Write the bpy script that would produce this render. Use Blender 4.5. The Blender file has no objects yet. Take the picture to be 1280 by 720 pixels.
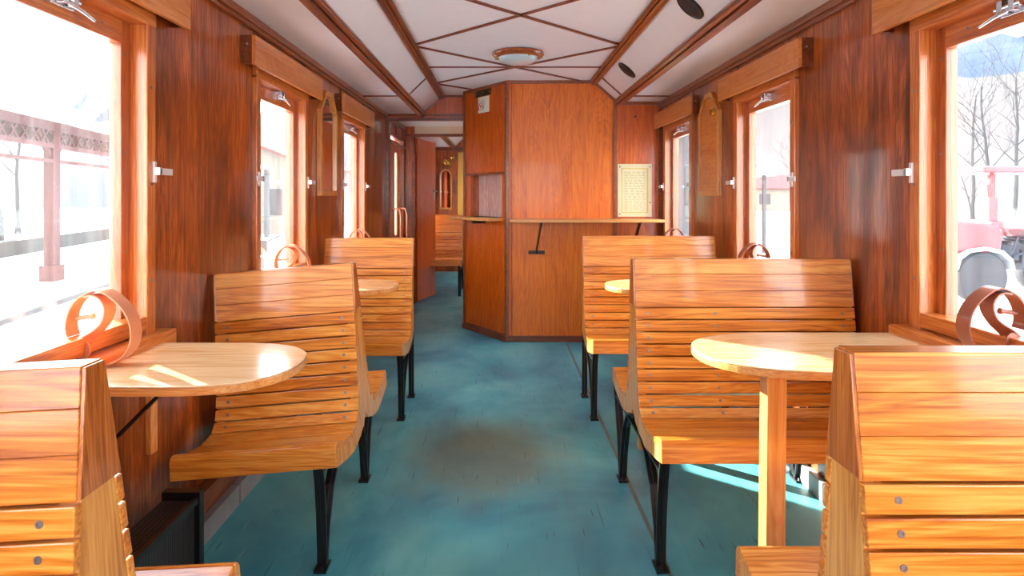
import bpy, bmesh, math, random
from mathutils import Vector, Matrix, noise as mnoise
random.seed(7)
S = bpy.context.scene
COL = S.collection
PI = math.pi

# ------------------------------------------------------------------ materials
def s2l(c):
    return tuple(((v/255)/12.92 if v/255 <= .04045 else ((v/255+.055)/1.055)**2.4) for v in c) + (1,)
class NT:
    def __init__(s, name):
        s.m = bpy.data.materials.new(name); s.m.use_nodes = True
        s.t = s.m.node_tree; s.n = s.t.nodes; s.l = s.t.links
        s.b = s.n['Principled BSDF']; s.o = s.n['Material Output']
    def add(s, kind, **kw):
        n = s.n.new(kind)
        for k, v in kw.items():
            if k.startswith('i_'): n.inputs[k[2:].replace('_', ' ')].default_value = v
            elif k.startswith('x'): n.inputs[int(k[1:])].default_value = v
            else: setattr(n, k, v)
        return n
    def link(s, a, b): s.l.new(a, b)
    def coords(s, scale, loc=(0,0,0)):
        tc = s.add('ShaderNodeTexCoord'); mp = s.add('ShaderNodeMapping')
        mp.inputs['Scale'].default_value = scale; mp.inputs['Location'].default_value = loc
        s.link(tc.outputs['Object'], mp.inputs['Vector']); return mp.outputs[0]
    def noise(s, vec, scale=1, detail=4, rough=.55, dist=0):
        n = s.add('ShaderNodeTexNoise'); n.inputs['Scale'].default_value = scale
        n.inputs['Detail'].default_value = detail; n.inputs['Roughness'].default_value = rough
        n.inputs['Distortion'].default_value = dist
        s.link(vec, n.inputs['Vector']); return n.outputs['Fac']
    def math(s, op, a, b=None, c=None):
        n = s.add('ShaderNodeMath', operation=op)
        for i, v in enumerate((a, b, c)):
            if v is None: continue
            if isinstance(v, (int, float)): n.inputs[i].default_value = v
            else: s.link(v, n.inputs[i])
        return n.outputs[0]
    def ramp(s, fac, stops):
        r = s.add('ShaderNodeValToRGB'); e = r.color_ramp.elements
        while len(e) < len(stops): e.new(.5)
        for i, (p, c) in enumerate(stops):
            e[i].position = p; e[i].color = c if len(c) == 4 else tuple(c)+(1,)
        s.link(fac, r.inputs[0]); return r.outputs[0]
    def mix(s, fac, a, b, blend='MIX'):
        n = s.add('ShaderNodeMix', data_type='RGBA', blend_type=blend)
        for i, v in ((0, fac), (6, a), (7, b)):
            if isinstance(v, (int, float, tuple)): n.inputs[i].default_value = v
            else: s.link(v, n.inputs[i])
        return n.outputs[2]

def plain(name, col, rough=.5, metal=0, coat=0, emit=0, spec=.5, vary=0):
    t = NT(name); c = s2l(col)
    t.b.inputs['Base Color'].default_value = c
    t.b.inputs['Roughness'].default_value = rough; t.b.inputs['Metallic'].default_value = metal
    t.b.inputs['Coat Weight'].default_value = coat; t.b.inputs['Specular IOR Level'].default_value = spec
    if vary:
        f = t.noise(t.coords((9,9,9)), 1, 5, .6)
        d = tuple(v*(1-vary) for v in c[:3])+(1,)
        t.link(t.ramp(f, [(.3, d), (.7, c)]), t.b.inputs['Base Color'])
    if emit:
        t.b.inputs['Emission Color'].default_value = c; t.b.inputs['Emission Strength'].default_value = emit
    return t.m

def wood(name, dark, mid, light, axis='x', fine=55, broad=7, rough=.3, coat=.5, tone=.35, blotch=0, blotchcol=None, cath=0):
    t = NT(name)
    k = {'x': 0, 'y': 1, 'z': 2}[axis]
    def sc(a, b): v = [a]*3; v[k] = b; return tuple(v)
    g1 = t.noise(t.coords(sc(fine*2.2, 2.6)), 1, 4, .65, .3)
    g2 = t.noise(t.coords(sc(broad*1.7, 1.0), (3,7,1)), 1, 3, .5, 1.6)
    rings = t.math('FRACT', t.math('MULTIPLY', g2, 9.0))
    rings = t.math('ABSOLUTE', t.math('SUBTRACT', rings, .5))
    v = t.math('SUBTRACT', t.math('ADD', t.math('MULTIPLY', g1, 1.05), t.math('MULTIPLY', rings, .46)), .22)
    at = t.add('ShaderNodeAttribute', attribute_name='tone')
    v = t.math('ADD', v, t.math('MULTIPLY', at.outputs['Fac'], tone))
    v = t.math('ADD', v, t.math('MULTIPLY', t.math('SUBTRACT', g2, .5), .5))
    c = t.ramp(v, [(.12, s2l(dark)), (.42, s2l(mid)), (.75, s2l(light))])
    if blotch:
        b = t.noise(t.coords(sc(4.5, 1.3), (5,1,2)), 1, 5, .62, .8)
        bf = t.math('MULTIPLY', t.ramp(b, [(.42, (0,0,0)), (.66, (1,1,1))]), blotch)
        c = t.mix(bf, c, s2l(blotchcol))
    t.link(c, t.b.inputs['Base Color'])
    t.b.inputs['Roughness'].default_value = rough
    t.b.inputs['Coat Weight'].default_value = coat; t.b.inputs['Coat Roughness'].default_value = .09
    bp = t.add('ShaderNodeBump'); bp.inputs['Strength'].default_value = .12; bp.inputs['Distance'].default_value = .002
    t.link(v, bp.inputs['Height']); t.link(bp.outputs[0], t.b.inputs['Normal'])
    return t.m

M = {}
M['bench'] = wood('oak_varnish', (158,74,12), (214,126,38), (240,174,82), 'x', tone=.12)
M['bench_end'] = wood('oak_end_board', (176,100,34), (222,150,68), (240,182,104), 'z', fine=35, tone=.2)
M['endgrain'] = wood('oak_end_grain', (140,66,18), (192,108,42), (220,146,70), 'z', fine=60, broad=16)
M['wall'] = wood('mahogany_panel', (98,38,9), (168,76,22), (222,122,46), 'z', fine=48, broad=6, rough=.3, coat=.45, blotch=.85, blotchcol=(66,24,12))
M['partition'] = wood('cherry_panel', (186,80,5), (222,108,10), (238,134,24), 'z', fine=60, broad=5, rough=.38, coat=.15)
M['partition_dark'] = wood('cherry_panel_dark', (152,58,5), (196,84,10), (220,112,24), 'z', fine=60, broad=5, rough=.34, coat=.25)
M['trim'] = wood('dark_moulding', (82,34,10), (136,64,24), (180,98,44), 'y', fine=70, broad=9, rough=.3)
M['trimx'] = wood('dark_moulding_cross', (66,24,8), (112,48,20), (150,76,36), 'x', fine=70, broad=9, rough=.3)
M['frame'] = wood('window_wood_upright', (150,66,18), (194,104,40), (222,138,66), 'z', fine=60, broad=8, rough=.32)
M['framey'] = wood('window_wood_level', (150,66,18), (194,104,40), (222,138,66), 'y', fine=60, broad=8, rough=.32)
M['sash'] = wood('sash_wood', (130,56,16), (178,88,32), (208,118,54), 'z', fine=60, broad=8, rough=.32)
M['blind'] = wood('blind_box_wood', (186,98,36), (206,124,56), (222,146,78), 'y', fine=40, broad=5, rough=.35, tone=.1)
M['mirrorframe'] = wood('mirror_frame_wood', (170,94,30), (204,132,56), (224,158,84), 'z', rough=.3)
M['table'] = wood('birch_table_top', (212,156,98), (230,186,134), (240,206,166), 'x', fine=30, broad=4, rough=.2, coat=.7, tone=.15)
M['tablex'] = wood('birch_table_edge', (196,116,50), (220,150,80), (236,180,110), 'x', fine=60, broad=12, rough=.35)
M['post'] = wood('table_post_wood', (200,116,48), (222,144,70), (236,170,104), 'z', rough=.3)
M['hatch'] = wood('hatch_lining', (170,124,112), (206,166,156), (228,196,188), 'z', fine=30, broad=4)
M['iron'] = plain('black_iron', (14,13,14), .38, 0, .2)
M['steel'] = plain('bare_steel', (150,148,146), .4, 1)
M['chrome'] = plain('bright_chrome', (214,214,216), .18, 1)
M['hook'] = plain('pale_nickel', (226,226,226), .35, .35)
M['brass'] = plain('brass', (196,152,70), .25, 1)
M['white'] = plain('painted_ceiling', (236,240,244), .38, 0, .15, vary=.04)
M['cream'] = plain('cream_paint', (214,196,170), .5, vary=.06)
M['greymetal'] = plain('pale_grey_paint', (150,152,150), .5, vary=.25)
M['darkgap'] = plain('dark_recess', (26,18,16), .7)
M['leatherL'] = plain('sunlit_leather', (216,138,98), .5, 0, .1, vary=.12)  # glow of sun through the left straps put into the colour
M['leatherR'] = plain('brown_leather', (158,86,56), .45, 0, .15, vary=.18)
M['speaker'] = plain('speaker_grille', (38,36,38), .6)
M['mirror'] = plain('mirror_glass', (220,220,220), .02, 1)
M['notice'] = plain('notice_paper', (218,204,158), .4, 0, .4, vary=.08)
M['noticeline'] = plain('notice_gold_line', (206,170,84), .5)
M['ink'] = plain('faded_ink', (168,158,122), .6)
M['sticker'] = plain('white_sticker', (226,220,204), .5)
M['red'] = plain('sign_red', (170,40,40), .5)
M['tarnish'] = plain('tarnished_plate', (96,86,56), .45, .7, vary=.5)
M['lampglass'] = plain('frosted_lamp_glass', (196,214,216), .12, 0, .6)
M['lampwood'] = wood('lamp_ring_wood', (110,44,14), (160,76,30), (200,120,60), 'x', rough=.2)
M['seam'] = plain('floor_seam_strip', (104,120,112), .5, vary=.3)
M['yellow'] = plain('yellow_curtain', (226,176,84), .8)

def mesh_mat():
    t = NT('perforated_black_mesh')
    v = t.coords((1,1,1))
    sp = t.add('ShaderNodeSeparateXYZ'); t.link(v, sp.inputs[0])
    a = t.math('SINE', t.math('MULTIPLY', t.math('ADD', sp.outputs[1], sp.outputs[2]), 420))
    b = t.math('SINE', t.math('MULTIPLY', t.math('SUBTRACT', t.math('ADD', sp.outputs[1], sp.outputs[0]), sp.outputs[2]), 420))
    f = t.math('MULTIPLY', a, b)
    c = t.ramp(f, [(.35, (.004,.004,.004)), (.6, (.045,.045,.045))])
    t.link(c, t.b.inputs['Base Color']); t.b.inputs['Roughness'].default_value = .4
    bp = t.add('ShaderNodeBump'); bp.inputs['Strength'].default_value = .6; bp.inputs['Distance'].default_value = .003
    t.link(f, bp.inputs['Height']); t.link(bp.outputs[0], t.b.inputs['Normal'])
    return t.m
M['mesh'] = mesh_mat()

def floor_mat():
    t = NT('teal_floor_paint')
    big = t.noise(t.coords((1.3,.9,1)), 1, 4, .6, .4)
    base = t.ramp(big, [(.34, s2l((46,124,146))), (.5, s2l((80,168,178))), (.66, s2l((118,200,196)))])
    # plank-wise tone
    sp = t.add('ShaderNodeSeparateXYZ'); t.link(t.coords((1,1,1)), sp.inputs[0])
    pl = t.math('MULTIPLY', sp.outputs[0], 1/.135)
    wn = t.add('ShaderNodeTexWhiteNoise', noise_dimensions='1D'); t.link(t.math('FLOOR', pl), wn.inputs['W'])
    base = t.mix(t.math('MULTIPLY', wn.outputs['Value'], .16), base, s2l((60,110,112)))
    # brown worn patch on the aisle
    dx = t.math('DIVIDE', t.math('SUBTRACT', sp.outputs[0], -.10), .50)
    dy = t.math('DIVIDE', t.math('SUBTRACT', sp.outputs[1], 3.12), .62)
    rr = t.math('SQRT', t.math('ADD', t.math('MULTIPLY', dx, dx), t.math('MULTIPLY', dy, dy)))
    nn = t.noise(t.coords((5,3,1)), 1, 4, .6)
    rr = t.math('ADD', rr, t.math('MULTIPLY', t.math('SUBTRACT', nn, .5), .9))
    pf = t.ramp(rr, [(.45, (.62,.62,.62)), (1.05, (0,0,0))])
    base = t.mix(pf, base, s2l((118,124,98)))
    # dark cracks running with the planks, broken into dashes
    edge = t.math('ABSOLUTE', t.math('SUBTRACT', t.math('FRACT', pl), .5))
    seam = t.math('GREATER_THAN', edge, .485)
    dash = t.noise(t.coords((7,2.2,1), (2,9,0)), 1, 3, .6)
    seamf = t.math('MULTIPLY', seam, t.ramp(dash, [(.53, (0,0,0)), (.64, (1,1,1))]))
    cr = t.noise(t.coords((95,3.6,1), (4,4,0)), 1, 2, .5)
    crf = t.ramp(cr, [(.70, (0,0,0)), (.725, (1,1,1))])
    base = t.mix(t.math('MULTIPLY', t.math('MAXIMUM', t.math('MULTIPLY', seamf, .7), crf), .85), base, s2l((42,52,54)))
    lt = t.noise(t.coords((80,5,1), (14,24,0)), 1, 2, .5)
    base = t.mix(t.math('MULTIPLY', t.ramp(lt, [(.72, (0,0,0)), (.78, (1,1,1))]), .5), base, s2l((170,196,190)))
    sc = t.noise(t.coords((24,24,1), (1,2,0)), 1, 3, .6)
    base = t.mix(t.math('MULTIPLY', t.ramp(sc, [(.70, (0,0,0)), (.78, (1,1,1))]), .6), base, s2l((110,96,76)))
    t.link(base, t.b.inputs['Base Color'])
    rg = t.noise(t.coords((6,6,1)), 1, 4, .6)
    t.link(t.math('ADD', t.math('MULTIPLY', rg, .35), .25), t.b.inputs['Roughness'])
    bp = t.add('ShaderNodeBump'); bp.inputs['Strength'].default_value = .25; bp.inputs['Distance'].default_value = .003
    t.link(t.math('SUBTRACT', dash, t.math('MULTIPLY', seamf, .6)), bp.inputs['Height']); t.link(bp.outputs[0], t.b.inputs['Normal'])
    return t.m
M['floor'] = floor_mat()

def glass_mat():
    t = NT('window_pane_glass')
    tr = t.add('ShaderNodeBsdfTransparent'); tr.inputs[0].default_value = (.97,.98,.98,1)
    gl = t.add('ShaderNodeBsdfGlossy'); gl.inputs['Roughness'].default_value = .02
    lw = t.add('ShaderNodeLayerWeight'); lw.inputs[0].default_value = .5
    fc = t.math('ADD', t.math('MULTIPLY', t.math('POWER', lw.outputs['Facing'], 4.0), .6), .03)
    mx = t.add('ShaderNodeMixShader'); t.link(fc, mx.inputs[0]); t.link(tr.outputs[0], mx.inputs[1]); t.link(gl.outputs[0], mx.inputs[2])
    df = t.add('ShaderNodeBsdfTranslucent'); df.inputs[0].default_value = (.9,.9,.9,1)
    st = t.noise(t.coords((30,30,3)), 1, 5, .65)
    f = t.math('MULTIPLY', t.ramp(st, [(.35, (.2,.2,.2)), (.75, (1,1,1))]), DIRT)
    m2 = t.add('ShaderNodeMixShader'); t.link(f, m2.inputs[0]); t.link(mx.outputs[0], m2.inputs[1]); t.link(df.outputs[0], m2.inputs[2])
    t.link(m2.outputs[0], t.o.inputs[0]); return t.m
DIRT = .022
M['glass'] = glass_mat()
def frost_mat():  # frosting added to spread the sun that came through the door panes
    t = NT('frosted_door_glass'); df = t.add('ShaderNodeBsdfTranslucent'); df.inputs[0].default_value = (.85,.87,.87,1)
    gl = t.add('ShaderNodeBsdfGlossy'); gl.inputs['Roughness'].default_value = .15
    mx = t.add('ShaderNodeMixShader'); mx.inputs[0].default_value = .08; t.link(df.outputs[0], mx.inputs[1]); t.link(gl.outputs[0], mx.inputs[2])
    t.link(mx.outputs[0], t.o.inputs[0]); return t.m
M['frost'] = frost_mat()

# exterior
M['snow'] = plain('pale_gravel_ground', (212,212,210), .9, vary=.3)
M['roofsnow'] = plain('snow_on_roof', (225,228,232), .8)
M['canopy'] = plain('faded_red_timber', (82,34,30), .8, vary=.2)
M['canopybrick'] = plain('brown_lattice_timber', (84,56,40), .9, vary=.3)
M['stone'] = plain('kerb_stone', (52,49,43), .9, vary=.5)
M['railsteel'] = plain('rail_steel', (36,33,33), .5)
M['bark'] = plain('bare_bark', (48,42,39), .9, vary=.3)
M['pinebark'] = plain('dark_trunk_bark', (30,27,27), .9)
M['hillforest'] = plain('hazed_forest', (10,40,64), .95, vary=.35)  # blue of the distant air put into the forest colour
M['hillbrush'] = plain('dry_brush_slope', (84,74,68), .95, vary=.5)
M['hillleft'] = plain('grey_hill_forest', (44,50,56), .95, vary=.4)
M['tractorred'] = plain('tractor_red', (140,14,22), .4, 0, .4)
M['tractorgrey'] = plain('engine_grey', (34,42,54), .5, .3, vary=.5)
M['rubber'] = plain('tyre_rubber', (30,32,36), .8)
M['rim'] = plain('wheel_rim_grey', (140,146,152), .5)
M['housewall'] = plain('house_render', (118,110,96), .9, vary=.1)
M['houseroof'] = plain('red_roof_tiles', (90,38,30), .8, vary=.2)
M['darkwin'] = plain('dark_window', (22,26,30), .2)
M['greywall'] = plain('grey_boarding', (70,72,72), .8, vary=.3)
M['hedge'] = plain('evergreen_hedge', (38,52,46), .95, vary=.5)

# ------------------------------------------------------------------ mesh builder
ORG = {}
def rnd(a, b): return random.uniform(a, b)
class MB:
    def __init__(s): s.v = []; s.f = []; s.t = []
    def addv(s, pts, tone=0):
        k = len(s.v); s.v += [Vector(p) for p in pts]; s.t += [tone]*len(pts); return k
    def box(s, x0, x1, y0, y1, z0, z1, tone=0):
        k = s.addv([(x0,y0,z0),(x1,y0,z0),(x1,y1,z0),(x0,y1,z0),(x0,y0,z1),(x1,y0,z1),(x1,y1,z1),(x0,y1,z1)], tone)
        s.f += [tuple(k+i for i in q) for q in ((0,3,2,1),(4,5,6,7),(0,1,5,4),(1,2,6,5),(2,3,7,6),(3,0,4,7))]; return s
    def obox(s, c, ux, uy, uz, tone=0):
        c, ux, uy, uz = map(Vector, (c, ux, uy, uz))
        k = s.addv([c+a*ux+b*uy+d*uz for d in (-1,1) for a, b in ((-1,-1),(1,-1),(1,1),(-1,1))], tone)
        s.f += [tuple(k+i for i in q) for q in ((0,3,2,1),(4,5,6,7),(0,1,5,4),(1,2,6,5),(2,3,7,6),(3,0,4,7))]; return s
    def beam(s, p, q, w, h, up=(0,0,1), tone=0):
        p, q = Vector(p), Vector(q); d = (q-p)/2; dn = d.normalized()
        sd = dn.cross(Vector(up)).normalized(); u = sd.cross(dn).normalized()
        return s.obox((p+q)/2, d, sd*w/2, u*h/2, tone)
    def prism(s, poly, axis, a0, a1, tone=0):
        def P(u, v, a): return {'x': (a,u,v), 'y': (u,a,v), 'z': (u,v,a)}[axis]
        n = len(poly)
        k = s.addv([P(u,v,a0) for u, v in poly]+[P(u,v,a1) for u, v in poly], tone)
        s.f.append(tuple(k+i for i in range(n))); s.f.append(tuple(k+n+i for i in reversed(range(n))))
        for i in range(n): j = (i+1) % n; s.f.append((k+i, k+j, k+n+j, k+n+i))
        return s
    def tube(s, pts, r, n=8, tone=0):
        pts = [Vector(p) for p in pts]; rs = r if isinstance(r, (list, tuple)) else [r]*len(pts)
        base = len(s.v); ref = None
        for i, p in enumerate(pts):
            d = (pts[min(i+1, len(pts)-1)]-pts[max(i-1, 0)]).normalized()
            if ref is None: ref = Vector((0,0,1)) if abs(d.z) < .9 else Vector((1,0,0))
            a = d.cross(ref).normalized(); b = a.cross(d).normalized(); ref = b
            s.addv([p+(a*math.cos(2*PI*j/n)+b*math.sin(2*PI*j/n))*rs[i] for j in range(n)], tone)
        for i in range(len(pts)-1):
            for j in range(n):
                a = base+i*n+j; b = base+i*n+(j+1) % n; s.f.append((a, b, b+n, a+n))
        s.f.append(tuple(base+j for j in range(n))); e = base+(len(pts)-1)*n
        s.f.append(tuple(e+j for j in reversed(range(n)))); return s
    def lathe(s, prof, c, axis=(0,0,1), n=24, sx=1, sy=1, tone=0):
        c = Vector(c); ax = Vector(axis).normalized()
        a = ax.orthogonal().normalized(); b = ax.cross(a)
        base = len(s.v)
        for r, h in prof:
            s.addv([c+ax*h+(a*math.cos(2*PI*j/n)*sx+b*math.sin(2*PI*j/n)*sy)*max(r, 1e-5) for j in range(n)], tone)
        for i in range(len(prof)-1):
            for j in range(n):
                p = base+i*n+j; q = base+i*n+(j+1) % n; s.f.append((p, q, q+n, p+n))
        s.f.append(tuple(base+j for j in range(n))); e = base+(len(prof)-1)*n
        s.f.append(tuple(e+j for j in reversed(range(n)))); return s
    def ribbon(s, pts, wv, th, tone=0):
        pts = [Vector(p) for p in pts]; wv = [Vector(w) for w in wv]; base = len(s.v)
        for i, p in enumerate(pts):
            d = (pts[min(i+1, len(pts)-1)]-pts[max(i-1, 0)]).normalized()
            w = wv[i]; nrm = d.cross(w).normalized()*th/2
            s.addv([p-w/2-nrm, p+w/2-nrm, p+w/2+nrm, p-w/2+nrm], tone)
        for i in range(len(pts)-1):
            for j in range(4):
                a = base+i*4+j; b = base+i*4+(j+1) % 4; s.f.append((a, b, b+4, a+4))
        s.f.append(tuple(base+j for j in range(4))); e = base+(len(pts)-1)*4
        s.f.append(tuple(e+j for j in reversed(range(4)))); return s
    def xf(s, mat):
        s.v = [mat @ v for v in s.v]; return s
    def build(s, name, mat, parent=None, bevel=0, smooth=False, at=None, seg=2):
        org = ORG[parent.name] if parent is not None else Vector(at if at else (0,0,0))
        me = bpy.data.meshes.new(name)
        bm = bmesh.new(); lay = bm.verts.layers.float.new('tone')
        vs = []
        for v, t in zip(s.v, s.t):
            b = bm.verts.new(v-org); b[lay] = t; vs.append(b)
        for f in s.f:
            try: bm.faces.new([vs[i] for i in f])
            except ValueError: pass
        bmesh.ops.recalc_face_normals(bm, faces=bm.faces)
        if smooth:
            for f in bm.faces: f.smooth = True
        bm.to_mesh(me); bm.free()
        me.materials.append(M[mat] if isinstance(mat, str) else mat)
        if smooth:
            try: me.set_sharp_from_angle(angle=math.radians(40))
            except Exception: pass
        o = bpy.data.objects.new(name, me); COL.objects.link(o)
        if parent is not None: o.parent = parent
        else: o.location = org
        ORG[o.name] = org
        if bevel:
            b = o.modifiers.new('bevel', 'BEVEL'); b.width = bevel; b.segments = seg; b.limit_method = 'ANGLE'
        return o

def build_each(m, name, mat, parent, **kw):
    par = list(range(len(m.v)))
    def find(a):
        while par[a] != a: par[a] = par[par[a]]; a = par[a]
        return a
    for f in m.f:
        r = find(f[0])
        for i in f[1:]: par[find(i)] = r
    comp = {}
    for f in m.f: comp.setdefault(find(f[0]), []).append(f)
    for fs in comp.values():
        idx = sorted({i for f in fs for i in f}); mp = {i: k for k, i in enumerate(idx)}
        q = MB(); q.v = [m.v[i] for i in idx]; q.t = [m.t[i] for i in idx]; q.f = [tuple(mp[i] for i in f) for f in fs]
        q.build(name, mat, parent, **kw)
def tag(o, label=None, cat=None, group=None, kind=None):
    if label: o['label'] = label
    if cat: o['category'] = cat
    if group: o['group'] = group
    if kind: o['kind'] = kind
    return o
def empty(name, loc, label=None, cat=None, group=None, kind=None):
    o = bpy.data.objects.new(name, None); COL.objects.link(o); o.location = loc
    o.empty_display_size = .1; ORG[o.name] = Vector(loc)
    return tag(o, label, cat, group, kind)
def struct(o): o['kind'] = 'structure'; return o
def copy_tree(o, parent=None):
    c = o.copy(); COL.objects.link(c)
    if parent is not None: c.parent = parent
    for ch in list(o.children): copy_tree(ch, c)
    return c

# ------------------------------------------------------------------ coach shell
XL, XR = -1.18, 1.44
Y0, Y1 = -1.7, 10.75
YV, YD = 6.42, 7.55          # start of the vestibule, doorway wall
H = 1.3
WT = .10
ZC, ZS = 2.33, 2.14
WINL = [-1.55, .06, 1.70, 3.36, 4.96]
WINR = [-1.5, .13, 1.77, 3.41, 5.05]
FAR = [8.45, 10.0]  # unseen next-saloon windows, added to brighten it
OW, OZ0, OZ1 = .35, .85, 1.87

fl = MB().box(XL-WT, XR+WT, Y0-WT, Y1+WT, -.12, 0).build('floor', 'floor'); struct(fl)
fl.location.z = 0

def side_wall(name, x0, x1, centers, doors=()):
    m = MB(); holes = sorted([(c-OW, c+OW, OZ0, OZ1) for c in centers]+list(doors))
    y = Y0-WT
    for a, b, z0, z1 in holes:
        m.box(x0, x1, y, a, 0, 2.2)
        if z0 > 0: m.box(x0, x1, a, b, 0, z0)
        m.box(x0, x1, a, b, z1, 2.2); y = b
    m.box(x0, x1, y, Y1+WT, 0, 2.2)
    return struct(m.build(name, 'wall'))
DL = [(6.53, 7.45, .0, 1.95)]
side_wall('wall_left', XL-WT, XL, WINL+FAR, DL)
side_wall('wall_right', XR, XR+WT, WINR+FAR)
# unseen rear end wall, its wide window added for light from behind
m = MB(); m.box(XL, XR, Y0-WT, Y0, 0, .85); m.box(XL, XR, Y0-WT, Y0, 2.0, 2.4)
m.box(XL, XL+.15, Y0-WT, Y0, .85, 2.0); m.box(XR-.15, XR, Y0-WT, Y0, .85, 2.0); m.box(.08, .18, Y0-WT, Y0, .85, 2.0)
struct(m.build('wall_rear', 'wall'))
wr = empty('window_20', (.13, Y0-.05, .85)); struct(wr)
MB().box(XL+.15, .08, Y0-.055, Y0-.049, .85, 2.0).build('pane', 'glass', wr)
MB().box(.18, XR-.15, Y0-.055, Y0-.049, .85, 2.0).build('pane', 'glass', wr)
mf = MB()
for a, b in ((XL+.15, .08), (.18, XR-.15)):
    mf.box(a, a+.04, Y0-.08, Y0-.02, .85, 2.0); mf.box(b-.04, b, Y0-.08, Y0-.02, .85, 2.0)
    mf.box(a, b, Y0-.08, Y0-.02, .85, .89); mf.box(a, b, Y0-.08, Y0-.02, 1.96, 2.0)
mf.build('window_frame', 'frame', wr)

# ceiling: raised flat centre, sloping coves, lower flat strips
CI = (-.605, .83); CO = (-.80, 1.045)
prof = [(XL-WT, ZS), (CO[0], ZS), (CI[0], ZC), (CI[1], ZC), (CO[1], ZS), (XR+WT, ZS),
        (XR+WT, ZS+.1), (CO[1]+.05, ZS+.1), (CI[1]+.05, ZC+.08), (CI[0]-.05, ZC+.08), (CO[0]-.05, ZS+.1), (XL-WT, ZS+.1)]
m = MB()
for i, j, jj, ii in ((0,1,10,11), (1,2,9,10), (2,3,8,9), (3,4,7,8), (4,5,6,7)):
    m.prism([prof[i], prof[j], prof[jj], prof[ii]], 'y', Y0-WT, YV)
    m.prism([prof[i], prof[j], prof[jj], prof[ii]], 'y', YD, Y1+WT)
m.box(XL-WT, XR+WT, YV, YD, ZS, ZS+.08)
struct(m.build('ceiling', 'white'))

# long beams with a stepped moulding
def beam_long(n, cx, z, w, tilt):
    for y0, y1 in ((Y0, YV), (YD+.05, Y1)):
        m = MB(); ca, sa = math.cos(tilt), math.sin(tilt)
        for off, ww, hh in ((0, w, .018), (-w*.30, w*.26, .030), (w*.30, w*.26, .030), (0, w*.24, .042)):
            c = Vector((cx+off*ca, (y0+y1)/2, z+off*sa))+Vector((sa, 0, -ca))*(hh/2-.004)
            m.obox(c, Vector((ca,0,sa))*ww/2, (0,(y1-y0)/2,0), Vector((-sa,0,ca))*hh/2, tone=rnd(-.3, .1))
        o = m.build('trim_%d' % n, 'trim', bevel=.003); struct(o); n += 1
    return n
n = 1
sl = math.atan2(ZC-ZS, CI[0]-CO[0])
n = beam_long(n, CO[0]-.005, ZS, .085, .25)
n = beam_long(n, CI[0], ZC-.008, .07, .35)
n = beam_long(n, CO[1]+.005, ZS, .085, -.25)
n = beam_long(n, CI[1], ZC-.008, .07, -.35)
# crown moulding along each wall head
for x0, x1 in ((XL, XL+.03), (XR-.03, XR)):
    m = MB().box(x0, x1, Y0, YD, 2.105, ZS+.001); xm = x0 if x0 > 0 else x1-.008
    m.box(x0+(.012 if x0 > 0 else 0), x1-(0 if x0 > 0 else .012), Y0, YD, 2.085, 2.106)
    struct(m.build('trim_%d' % n, 'trim', bevel=.002)); n += 1
# diagonal battens of the centre panel and cross battens
m = MB(); hw = (CI[1]-CI[0])/2; cx = sum(CI)/2; zb = ZC-.005
node = 4.25-1.43*4
def clipseg(p, q, y1):
    if p[1] >= y1: return None
    if q[1] > y1:
        t = (y1-p[1])/(q[1]-p[1]); q = (p[0]+(q[0]-p[0])*t, y1)
    return p, q
segs = []
while node < YV:
    for s0 in (-1, 1):
        segs.append(((cx+s0*hw, node), (cx-s0*hw, node+1.43)))
    node += 1.43
for p, q in segs:
    if q[1] < Y0: continue
    ymax = YV if p[0] < 0 else YV
    r = clipseg(p, q, ymax)
    if r: m.beam((r[0][0], r[0][1], zb), (r[1][0], r[1][1], zb), .018, .012, tone=rnd(-.2, .1))
for y in (4.965, 4.965-2.86):
    m.box(CI[0], CI[1], y-.008, y+.008, ZC-.010, ZC)
struct(m.build('trim_%d' % n, 'trimx')); n += 1
m = MB()
for y in (5.28, 2.4):
    for a, b in ((CO[0], CI[0]), (CO[1], CI[1])):
        m.beam((a, y, ZS-.003), (b, y, ZC-.003), .016, .012, up=(0,1,0))
    m.box(XL, CO[0], y-.07, y-.055, ZS-.010, ZS); m.box(CO[1], XR, y-.07, y-.055, ZS-.010, ZS)
for y in (8.6,):
    m.beam((CI[0], 7.7, zb), (.2, 8.6, zb), .02, .012); m.beam((CI[0], 9.2, zb), (.2, 8.4, zb), .02, .012)
    m.beam((CI[0], 9.2, zb), (.2, 10.1, zb), .02, .012)
struct(m.build('trim_%d' % n, 'trimx')); n += 1

# skirting boxes along the walls
for nm, x0, x1 in (('baseboard_left', XL, XL+.08), ('baseboard_right', XR-.08, XR)):
    m = MB(); y = Y0
    while y < YD-.05:
        y2 = min(y+.62, YD-.02); m.box(x0, x1, y, y2-.012, 0, .085, rnd(-.3, .3)); y = y2
    o = struct(m.build(nm, 'greymetal', bevel=.003))
# dark strip above skirting, standing in for shadow on the wall
for x0, x1 in ((XL, XL+.05), (XR-.05, XR)):
    struct(MB().box(x0, x1, Y0, YD, .086, .17).build('trim_%d' % n, 'trim')); n += 1
# floor seam strip along the aisle edge of the right-hand benches
struct(MB().box(.573, .588, .2, 5.5, 0, .0025).build('trim_%d' % n, 'seam')); n += 1

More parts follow.
